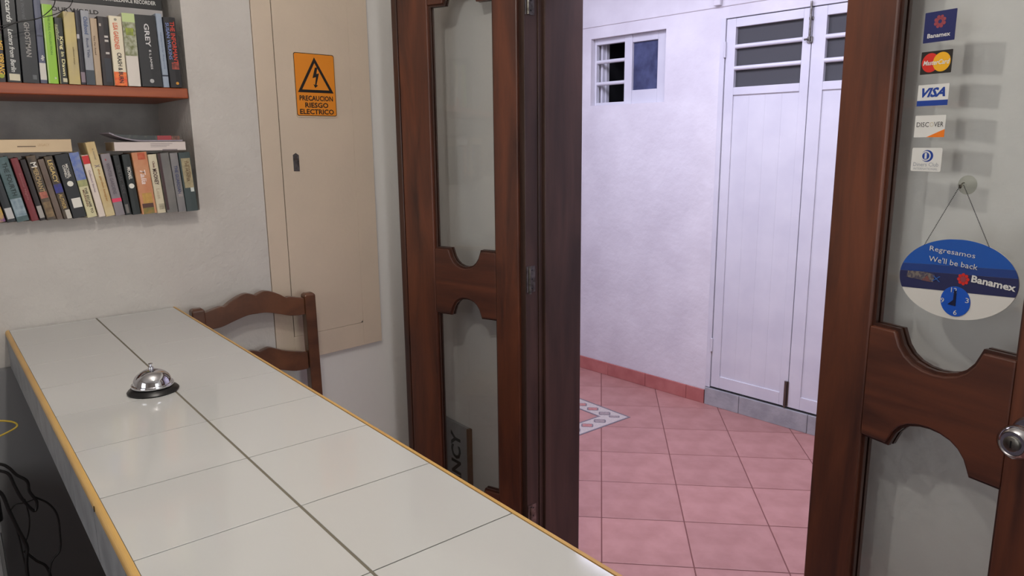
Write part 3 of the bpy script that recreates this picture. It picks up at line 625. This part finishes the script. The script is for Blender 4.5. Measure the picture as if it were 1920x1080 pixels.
book(0.3925, 0.0210, -1.3, zu, 2.298, 0.191, 0.116, (150, 152, 158), 'grey book with blue lettering and a dark base on the shelf', GU, patches=((0.0, 1.0, 0.0, 0.20, (62, 70, 78)),), titles=(('Childhood', 0.5, 0.80, 0.045, 0.010, (70, 88, 128)), ('Book Title', 0.5, 0.50, 0.05, 0.006, (78, 84, 108))))
book(0.4140, 0.0170, -1.2, zu, 2.300, 0.173, 0.116, (178, 156, 130), 'narrow tan book with a small dark title on the shelf', GU, titles=(('The Far Road', 0.4, 0.60, 0.05, 0.004, (110, 84, 62)),))
book(0.4315, 0.0270, -1.1, zu, 2.298, 0.179, 0.116, (22, 20, 22), 'black book with scattered small white marks on the shelf', GU, col2=(48, 30, 30), scale=30, patches=((0.5, 0.85, 0.70, 0.73, (196, 190, 184)), (0.5, 0.85, 0.64, 0.67, (196, 190, 184)), (0.5, 0.85, 0.46, 0.49, (196, 190, 184)), (0.3, 0.9, 0.05, 0.40, (46, 48, 56)), (0.1, 0.3, 0.86, 0.90, (170, 160, 150))))
cb = book(0.4595, 0.0320, -0.9, zu, 2.294, 0.183, 0.116, (224, 214, 188), 'cream thriller with orange lettering and an orange red foot', GU, patches=((0.0, 1.0, 0.0, 0.20, (222, 74, 34, 236, 130, 60)),), titles=(('LISA GARDNER', 0.45, 0.71, 0.070, 0.012, (214, 106, 70)), ('CRASH & BURN', 0.55, 0.26, 0.080, 0.011, (34, 28, 28))), discs=((0.5, 0.95, 0.0035, (150, 146, 128)),))
book(0.4935, 0.0325, -0.4, zu, 2.294, 0.193, 0.116, (214, 206, 196), 'book with a green and white floral photo on its upper spine', GU, patches=((0.0, 1.0, 0.42, 0.88, (112, 118, 74, 176, 176, 156)), (0.0, 1.0, 0.88, 1.0, (186, 202, 142)), (0.2, 0.8, 0.70, 0.80, (150, 164, 52, 120, 130, 60))))
gy = book(0.5280, 0.0550, 0.7, zu, 2.294, 0.192, 0.116, (32, 32, 34), 'thickest black paperback with silver lettering near the right end of the shelf', GU, titles=(('GREY', 0.52, 0.72, 0.062, 0.013, (206, 204, 204)), ('E L JAMES', 0.55, 0.38, 0.052, 0.007, (200, 198, 198))), discs=((0.5, 0.08, 0.0055, (170, 170, 170)),))
book(0.5850, 0.0170, 0.8, zu, 2.298, 0.200, 0.116, (150, 162, 178), 'tall slim pale blue book beside the thick black one', GU, titles=(('Quarterly Report', 0.5, 0.5, 0.10, 0.005, (116, 128, 150)),), patches=((0.0, 1.0, 0.15, 0.17, (40, 46, 60)),))
book(0.6030, 0.0330, 0.9, zu, 2.294, 0.192, 0.116, (24, 20, 22), 'black thriller with red and blue lettering at the right end of the shelf', GU, titles=(('THE INFORMANT', 0.68, 0.64, 0.115, 0.012, (198, 62, 44)), ('SUSAN WILKINS', 0.28, 0.66, 0.100, 0.009, (110, 126, 176))), patches=((0.3, 0.9, 0.26, 0.36, (176, 80, 62, 90, 40, 36)),), discs=((0.6, 0.06, 0.004, (200, 140, 40)),))

# books lying on the lower row
def lying(x0, x1, Y, z0, t, dep, cm, label, rot=0):
    o = empty('book', (x0, Y, z0), 0); o.rotation_euler = (0, R(rot), 0); tag(o, label, 'book', 'books and magazines lying on the lower row')
    L_ = x1-x0
    obj('cover', B((0, L_, 0, dep, 0, 0.0014), (0, L_, 0, dep, t-0.0014, t), (0, L_, 0, 0.0014, 0, t)), cm, o, 0.0005)
    obj('page_block', B((0.002, L_-0.002, 0.002, dep-0.002, 0.0014, t-0.0014)), PAPER, o); return o
lb = lying(0.140, 0.333, 2.266, 1.5135, 0.0335, 0.125, mat('cover_cream', (212, 188, 152), 0.5, col2=(200, 176, 142), scale=8), 'thick cream book lying flat on top of the leaning paperbacks')
text('LEGACY', mat('ink_faint', (184, 152, 112), 0.5), lb, 0.130, 0.019, -0.0006, 0.026, 0.006, name='title'); 
obj('pen_mark', B((0.072, 0.112, -0.0006, 0.0, 0.0145, 0.0165)), mat('ink_b', (84, 60, 40), 0.5), lb)
lw = lying(0.4335, 0.6190, 2.262, 1.5135, 0.0250, 0.13, mat('cover_white', (208, 196, 190), 0.5), 'thick white paperback lying flat at the right, under the curled magazine')
for k, q in enumerate((0.0195, 0.0150, 0.0110)): obj('print_line', B((0.092, 0.150-0.008*k, -0.0005, 0.0, q-0.0004, q+0.0004)), mat('ink_d', (96, 84, 84), 0.5), lw)
obj('sticker', B((0.122, 0.162, -0.0006, 0.0, 0.0005, 0.0038)), mat('ink_g', (128, 116, 118), 0.5), lw)
mg = empty('magazine', (0.4245, 2.262, 1.5390)); tag(mg, 'curled magazine with dark and red cover lying on the white paperback', 'magazine', 'books and magazines lying on the lower row')
def curl(z_off, th, x0, x1, lift, taper=0):
    top, bot = [], []
    for k in range(15):
        x = x0+(x1-x0)*k/14; t = max(0, 1-(x-0.0)/0.085); z = z_off + lift*t*t
        top.append((x, z+th-taper*max(0, 1-(x-0.01)/0.045))); bot.append((x, z))
    return bot + top[::-1]
obj('pages', P(curl(0.0006, 0.0035, 0.0, 0.188, 0.0215), 0.0, 0.13), mat('mag_pages', (150, 142, 152), 0.6), mg)
obj('top_cover', P(curl(0.0042, 0.0120, 0.012, 0.120, 0.0205, 0.0105), -0.001, 0.13), mat('mag_dark', (34, 38, 36), 0.35, col2=(74, 74, 62), scale=70, lo=0.5, hi=0.7), mg)
obj('cover_red', P(curl(0.0042, 0.0118, 0.1205, 0.158, 0.0), -0.001, 0.13), mat('mag_red', (150, 28, 36), 0.35), mg)
obj('cover_end', P(curl(0.0042, 0.0110, 0.1585, 0.180, 0.0), -0.001, 0.13), mat('mag_tan', (134, 84, 62), 0.4, col2=(60, 40, 32), scale=120), mg)

# thin cables hanging in front of the upper books
def cable(pts, r, m_, label, name='cable', group=None, cat='cable'):
    o = obj(name, T(spline(pts, 8), r, 8), m_, smooth=True); tag(o, label, cat, group); return o
cable([(-0.395, 2.33, 1.70), (-0.20, 2.27, 1.73), (-0.05, 2.24, 1.77), (0.185, 2.245, 1.806), (0.212, 2.245, 1.812), (0.248, 2.245, 1.832), (0.287, 2.245, 1.842), (0.312, 2.245, 1.858), (0.336, 2.27, 1.888), (0.342, 2.30, 1.93), (0.345, 2.33, 2.1)], 0.0011, CABLE, 'thin black cable crossing the upper books, the one bending steeply upward', group='black cables by the upper books')
cable([(-0.395, 2.33, 1.90), (-0.20, 2.25, 1.86), (-0.05, 2.225, 1.83), (0.186, 2.232, 1.8145), (0.210, 2.232, 1.8175), (0.246, 2.233, 1.8285), (0.296, 2.234, 1.8445), (0.325, 2.237, 1.8545), (0.354, 2.26, 1.872), (0.376, 2.29, 1.892), (0.388, 2.32, 1.93), (0.40, 2.34, 2.1)], 0.0009, CABLE, 'thin black cable crossing the upper books, the one rising gently to the right', group='black cables by the upper books')

# cabinet, cables and wire left of the counter
cb_ = empty('low_cabinet', (0, 0, 0)); tag(cb_, 'grey low cabinet at the bottom left corner under the cables', 'cabinet')
GC = mat('cabinet_grey', (150, 152, 154), 0.5, col2=(138, 140, 142), scale=10)
obj('body', B((-0.50, 0.043, 1.90, 2.29, 0.0, 0.675)), GC, cb_, 0.003); obj('top', B((-0.505, 0.046, 1.895, 2.295, 0.675, 0.693)), GC, cb_, 0.003)
obj('cabinet_door', B((-0.495, 0.036, 1.890, 1.899, 0.03, 0.66)), GC, cb_, 0.002)
ad = obj('power_adapter', B((-0.045, 0.052, 1.91, 1.96, 0.6935, 0.752)), BLK, bevel=0.006); tag(ad, 'black power adapter on the low cabinet behind the cables', 'adapter')
kk = 1.85/1.1
CA = [([(0.018, -0.402), (0.034, -0.411), (0.043, -0.419), (0.047, -0.436), (0.053, -0.457), (0.064, -0.478), (0.068, -0.466), (0.062, -0.449), (0.061, -0.434), (0.051, -0.422), (0.044, -0.410), (0.035, -0.402), (0.010, -0.392)], 0.0030, 'thick black cable doubled back on itself at the top of the tangle'),
      ([(0.012, -0.425), (0.031, -0.441), (0.037, -0.468), (0.043, -0.496), (0.050, -0.525), (0.048, -0.541), (0.046, -0.567), (0.046, -0.66)], 0.0034, 'thickest black cable running down the middle of the tangle'),
      ([(0.066, -0.460), (0.081, -0.475), (0.089, -0.495), (0.089, -0.522), (0.086, -0.547), (0.072, -0.569), (0.060, -0.66)], 0.0020, 'thin black cable in a wide loop on the right of the tangle'),
      ([(0.037, -0.474), (0.045, -0.465), (0.055, -0.466), (0.067, -0.4645)], 0.0013, 'short thin black cable bridging the loops of the tangle'),
      ([(0.056, -0.462), (0.058, -0.489), (0.055, -0.509), (0.049, -0.524)], 0.0014, 'thin black cable bowing inside the wide loop'),
      ([(0.047, -0.536), (0.058, -0.554), (0.070, -0.572), (0.075, -0.62)], 0.0026, 'black cable branching off to the lower right of the tangle'),
      ([(0.040, -0.480), (0.044, -0.520), (0.045, -0.545), (0.047, -0.58)], 0.0015, 'thin black cable hanging lowest on the left of the tangle')]
for k, (p, r, lab) in enumerate(CA):
    cable([(x*kk, 1.85+0.004*k-0.02*(j % 2)*0, H+z*kk) for j, (x, z) in enumerate(p)], r*1.1, CABLE, lab, group='tangled black cables left of the counter')
cable([(0.00, 1.99, 0.900), (0.055, 2.0, 0.906), (0.095, 1.99, 0.900), (0.108, 1.985, 0.888), (0.090, 1.98, 0.879), (0.050, 1.975, 0.870), (-0.02, 1.97, 0.862), (-0.12, 1.97, 0.80), (-0.16, 1.98, 0.70)], 0.0022, YEL, 'yellow wire looping out at the left edge beside the counter', name='wire', cat='wire')

# ================================================================== VACANCY BOARD BEHIND THE FAR LEAF
vb = empty('vacancy_board', (1.5235, 2.150, 0), R(-90)); tag(vb, 'grey board lettered in black standing on end behind the glazed door', 'sign')
obj('board', B((-0.30, 0.0, -0.012, 0.0, 0.0, 0.452)), mat('board_grey', (150, 148, 148), 0.6), vb)
obj('edge_strip', B((-0.002, 0.012, -0.016, 0.0, 0.0, 0.452)), mat('edge_brown', (112, 84, 64), 0.6), vb)
text('VACANCY', INK, vb, -0.082, 0.213, -0.0128, 0.405, 0.066, rot=90, bold=0.03)

# ================================================================== STICKERS AND SIGN ON THE NEAR LEAF
def st_(nm, label, zt_, zb_, base, r=0.001, sx=(0.154, 0.2115)):
    e_ = empty(nm, (1.45, 0.75, 0), R(-102.4)); tag(e_, label, 'sticker', 'stickers down the door glass')
    x0, x1 = sx; z0, z1 = H+zb_*1.013, H+zt_*1.013
    obj('backing', P(rrect(x0, x1, z0, z1, r), 0.0178, 0.0184), base, e_); return e_, x0, x1, z0, z1
NAVY = mat('navy_print', (28, 36, 92), 0.4); RED = mat('red_print', (206, 44, 36), 0.4); YLW = mat('yellow_print', (232, 172, 34), 0.4)
WS = mat('sticker_white', (216, 216, 212), 0.4); BLU = mat('blue_print', (26, 62, 148), 0.4); ORG = mat('orange_print', (232, 122, 30), 0.4); DIM = mat('dim_print', (150, 154, 162), 0.5)
DRED = mat('dark_red_print', (146, 60, 70), 0.5)
Y_ = 0.0175
def flower(e_, cx, cz, r, m_, y=Y_):
    for k in range(8):
        a = 2*math.pi*k/8+0.39
        obj('emblem_petal', P(poly_disc(cx+0.72*r*math.cos(a), cz+0.72*r*math.sin(a), 0.27*r, 0.27*r, 10), y, y+0.0004), m_, e_)
    obj('emblem_ring', ring(bmesh.new(), poly_disc(cx, cz, 0.55*r, 0.55*r, 20), poly_disc(cx, cz, 0.30*r, 0.30*r, 20), y, y+0.0004), m_, e_)
e_, x0, x1, z0, z1 = st_('sticker', 'navy blue bank sticker with red emblem, topmost on the door glass', 0.212, 0.161, NAVY)
flower(e_, (x0+x1)/2, z0+0.034, 0.0115, DRED); text('Banamex', WI, e_, (x0+x1)/2, z0+0.0115, Y_, 0.042, 0.0075, bold=0.02)
e_, x0, x1, z0, z1 = st_('sticker', 'black card sticker with overlapping red and yellow circles', 0.146, 0.1075, INK)
cx, cz = (x0+x1)/2, (z0+z1)/2
obj('red_circle', P(poly_disc(cx-0.0105, cz, 0.0160, 0.0165), 0.0176, 0.0179), RED, e_); obj('yellow_circle', P(poly_disc(cx+0.0105, cz, 0.0160, 0.0165), 0.01735, 0.01775), YLW, e_)
text('MasterCard', WS, e_, cx+0.001, cz, 0.0171, 0.049, 0.0085, bold=0.02, shear=0.25)
e_, x0, x1, z0, z1 = st_('sticker', 'white card sticker with blue italic letters and a solid blue band below', 0.0895, 0.053, WS)
obj('blue_band', B((x0, x1, 0.0174, 0.0179, z0, z0+0.0095)), BLU, e_); text('VISA', BLU, e_, cx+0.001, z0+0.0232, Y_, 0.044, 0.0165, bold=0.04, shear=0.35)
e_, x0, x1, z0, z1 = st_('sticker', 'white card sticker with black letters and an orange lower right corner', 0.0365, -0.0015, WS)
obj('orange_corner', P([(x0+0.024, z0), (x1, z0), (x1, z0+0.014)], 0.0174, 0.0179), ORG, e_)
text('DISC', INK, e_, x0+0.0155, z0+0.0225, Y_, 0.0235, 0.0085); text('O', mat('pale_o', (200, 190, 160), 0.5), e_, x0+0.0325, z0+0.0225, Y_, 0.0075, 0.0085); text('VER', INK, e_, x0+0.0455, z0+0.0225, Y_, 0.0175, 0.0085)
e_, x0, x1, z0, z1 = st_('sticker', 'white club card sticker with a round blue emblem, lowest of the column', -0.020, -0.0615, WS, 0.003)
cx, cz = (x0+x1)/2, z1-0.0145
obj('emblem_disc', P(poly_disc(cx+0.001, cz, 0.0115, 0.0105), 0.0176, 0.0179), BLU, e_); obj('emblem_ring', P(poly_disc(cx-0.0012, cz, 0.0093, 0.0088), 0.0173, 0.0177), WS, e_)
obj('emblem_core', P(poly_disc(cx-0.0012, cz, 0.0068, 0.0066), 0.0170, 0.0174), BLU, e_); obj('emblem_slot', B((cx-0.0032, cx+0.0008, 0.0167, 0.0171, cz-0.0052, cz+0.0052)), WS, e_)
text('Diners Club', DIM, e_, cx, z0+0.0125, Y_, 0.048, 0.0070); text('INTERNATIONAL', DIM, e_, cx, z0+0.0045, Y_, 0.046, 0.0035)

# hanging oval sign
hs = empty('hanging_sign', (1.45, 0.75, 0), R(-102.4)); tag(hs, 'blue and white oval return-time sign hanging on the glass of the near door', 'sign')
ys = 0.006
ang = R(4.5); SX, SZ = 0.268, H-0.2475
def sg(nm, pts, y, m_, th=0.0006):
    ca, sa = math.cos(ang), math.sin(ang)
    return obj(nm, P([(SX+x*ca-z*sa, SZ+x*sa+z*ca) for x, z in pts], y-th, y), m_, hs)
def stx(s_, m_, x, z, wd, h_, **k):
    ca, sa = math.cos(ang), math.sin(ang)
    return text(s_, m_, hs, SX+x*ca-z*sa, SZ+x*sa+z*ca, ys-0.0042, wd, h_, rot=-0.5+k.pop('rr', 0), **k)
A_, B_ = 0.1055, 0.0710
SW = mat('sign_white', (214, 212, 206), 0.35); SB1 = mat('sign_blue', (28, 84, 170), 0.3); SB2 = mat('sign_navy', (40, 44, 84), 0.3); SB3 = mat('sign_deep', (34, 62, 128), 0.3); CKB = mat('clock_blue', (22, 82, 184), 0.35)
def seg(z0, z1, n=24):
    t0, t1 = math.asin(max(-1, min(1, z0/B_))), math.asin(max(-1, min(1, z1/B_)))
    rs = [(A_*math.cos(t0+(t1-t0)*k/n), B_*math.sin(t0+(t1-t0)*k/n)) for k in range(n+1)]
    return rs + [(-x, z) for x, z in rs[::-1] if x > 1e-5]
ovl = sg('oval_board', poly_disc(0, 0, A_, B_, 64), ys, SW, 0.002)
sg('blue_field', seg(0.024, B_-0.0003), ys-0.0021, SB1); sg('deep_field', seg(0.010, 0.0238), ys-0.0021, SB3)
ca, sa = math.cos(R(-9)), math.sin(R(-9))
sg('navy_field', seg(-0.0215, 0.0098), ys-0.0021, SB2)
sg('clock_face', poly_disc(0.002, -0.0385, 0.0265, 0.0268, 36), ys-0.0028, CKB)
stx('Regresamos', WI, -0.006, 0.0475, 0.082, 0.0115, bold=0.0, rr=-2); stx("We'll be back", WI, -0.004, 0.0300, 0.088, 0.0100, rr=-2)
stx('Banamex', WS, 0.066, -0.0005, 0.073, 0.0125, bold=0.03, rr=-3)
for k in range(8):
    a = 2*math.pi*k/8; sg('emblem_petal', poly_disc(0.015+0.0078*math.cos(a), 0.002+0.0078*math.sin(a), 0.003, 0.003, 10), ys-0.0030, RED, 0.0003)
sg('emblem_ring', poly_disc(0.015, 0.002, 0.0052, 0.0052, 16), ys-0.0030, DRED, 0.0003)
sg('city_picture', [(-0.092, -0.002), (-0.040, -0.008), (-0.036, 0.006), (-0.060, 0.010), (-0.088, 0.010)], ys-0.0029, mat('city_print', (120, 112, 104), 0.5, col2=(70, 66, 84), scale=220, lo=0.45, hi=0.6), 0.0003)
sg('city_picture', [(-0.062, -0.006), (-0.044, -0.008), (-0.050, 0.004)], ys-0.0031, mat('city_red', (128, 74, 64), 0.5, col2=(90, 70, 80), scale=200), 0.0003)
stx('X', mat('blue_x', (50, 96, 168), 0.4), -0.033, -0.001, 0.016, 0.010)
for s_, x, z in (('12', 0.000, -0.0185), ('3', 0.0235, -0.0345), ('6', 0.003, -0.0580), ('9', -0.0205, -0.0385)): stx(s_, WI, x, z, 0.0105 if s_ == '12' else 0.0062, 0.0088)
sg('clock_hand', [(-0.011, -0.0445), (0.003, -0.0465), (0.0045, -0.020), (0.0005, -0.018), (-0.001, -0.036)], ys-0.0036, mat('hand_navy', (20, 26, 58), 0.3), 0.001)
# bead chain and suction hook
def beads(a, b, n):
    bm = bmesh.new()
    for k in range(n+1):
        p = Vector(a).lerp(Vector(b), k/n)
        bmesh.ops.create_icosphere(bm, subdivisions=1, radius=0.00105, matrix=Matrix.Translation(p))
    return bm
hx, hz = 0.263, H-0.083
obj('bead_chain', beads((hx-0.003, 0.002, hz), (SX-0.064, 0.004, SZ+0.052), 44), BLK, hs); obj('bead_chain', beads((hx+0.003, 0.002, hz), (SX+0.052, 0.004, SZ+0.0625), 44), BLK, hs)
sc = empty('suction_hook', (1.45, 0.75, 0), R(-102.4)); tag(sc, 'clear suction cup hook holding the bead chain of the oval sign', 'hook')
CLR = glass('clear_rubber', (238, 239, 234))
obj('cup', lathe([(0.0165, 0.0175), (0.0165, 0.0165), (0.011, 0.0125), (0.006, 0.0095), (0.0045, 0.006)], 28, 'y', (hx, 0, hz)), CLR, sc, smooth=True)
obj('hook', T(spline([(hx, 0.007, hz+0.004), (hx, 0.002, hz+0.003), (hx, -0.0005, hz-0.003), (hx, -0.003, hz-0.004), (hx, -0.005, hz+0.001)], 5), 0.0012, 8), STEEL, sc, smooth=True)

# ================================================================== LAMPS (above the frame)
cl = empty('ceiling_lamp', (LAMP[0], LAMP[1], 0)); tag(cl, 'round ceiling lamp with bare bulb above the counter', 'lamp')
obj('lamp_base', lathe([(0.055, 2.62), (0.055, 2.60), (0.025, 2.575), (0.020, 2.42), (0.018, 2.38)], 32), WHT, cl, smooth=True)
c2 = empty('ceiling_lamp', (LAMP2[0], LAMP2[1], 0)); tag(c2, 'hanging ceiling lamp nearer the near door', 'lamp')
obj('lamp_base', lathe([(0.055, 2.62), (0.055, 2.60), (0.010, 2.585), (0.010, 2.42), (0.020, 2.41), (0.018, 2.38)], 32), WHT, c2, smooth=True)
tr = empty('tube_lamp', (2.2, 1.9, 0)); tag(tr, 'long ceiling light fitting in the corridor', 'lamp')
obj('housing', B((-0.4, 0.4, -1.5, 1.5, 2.76, 2.86)), WHT, tr)
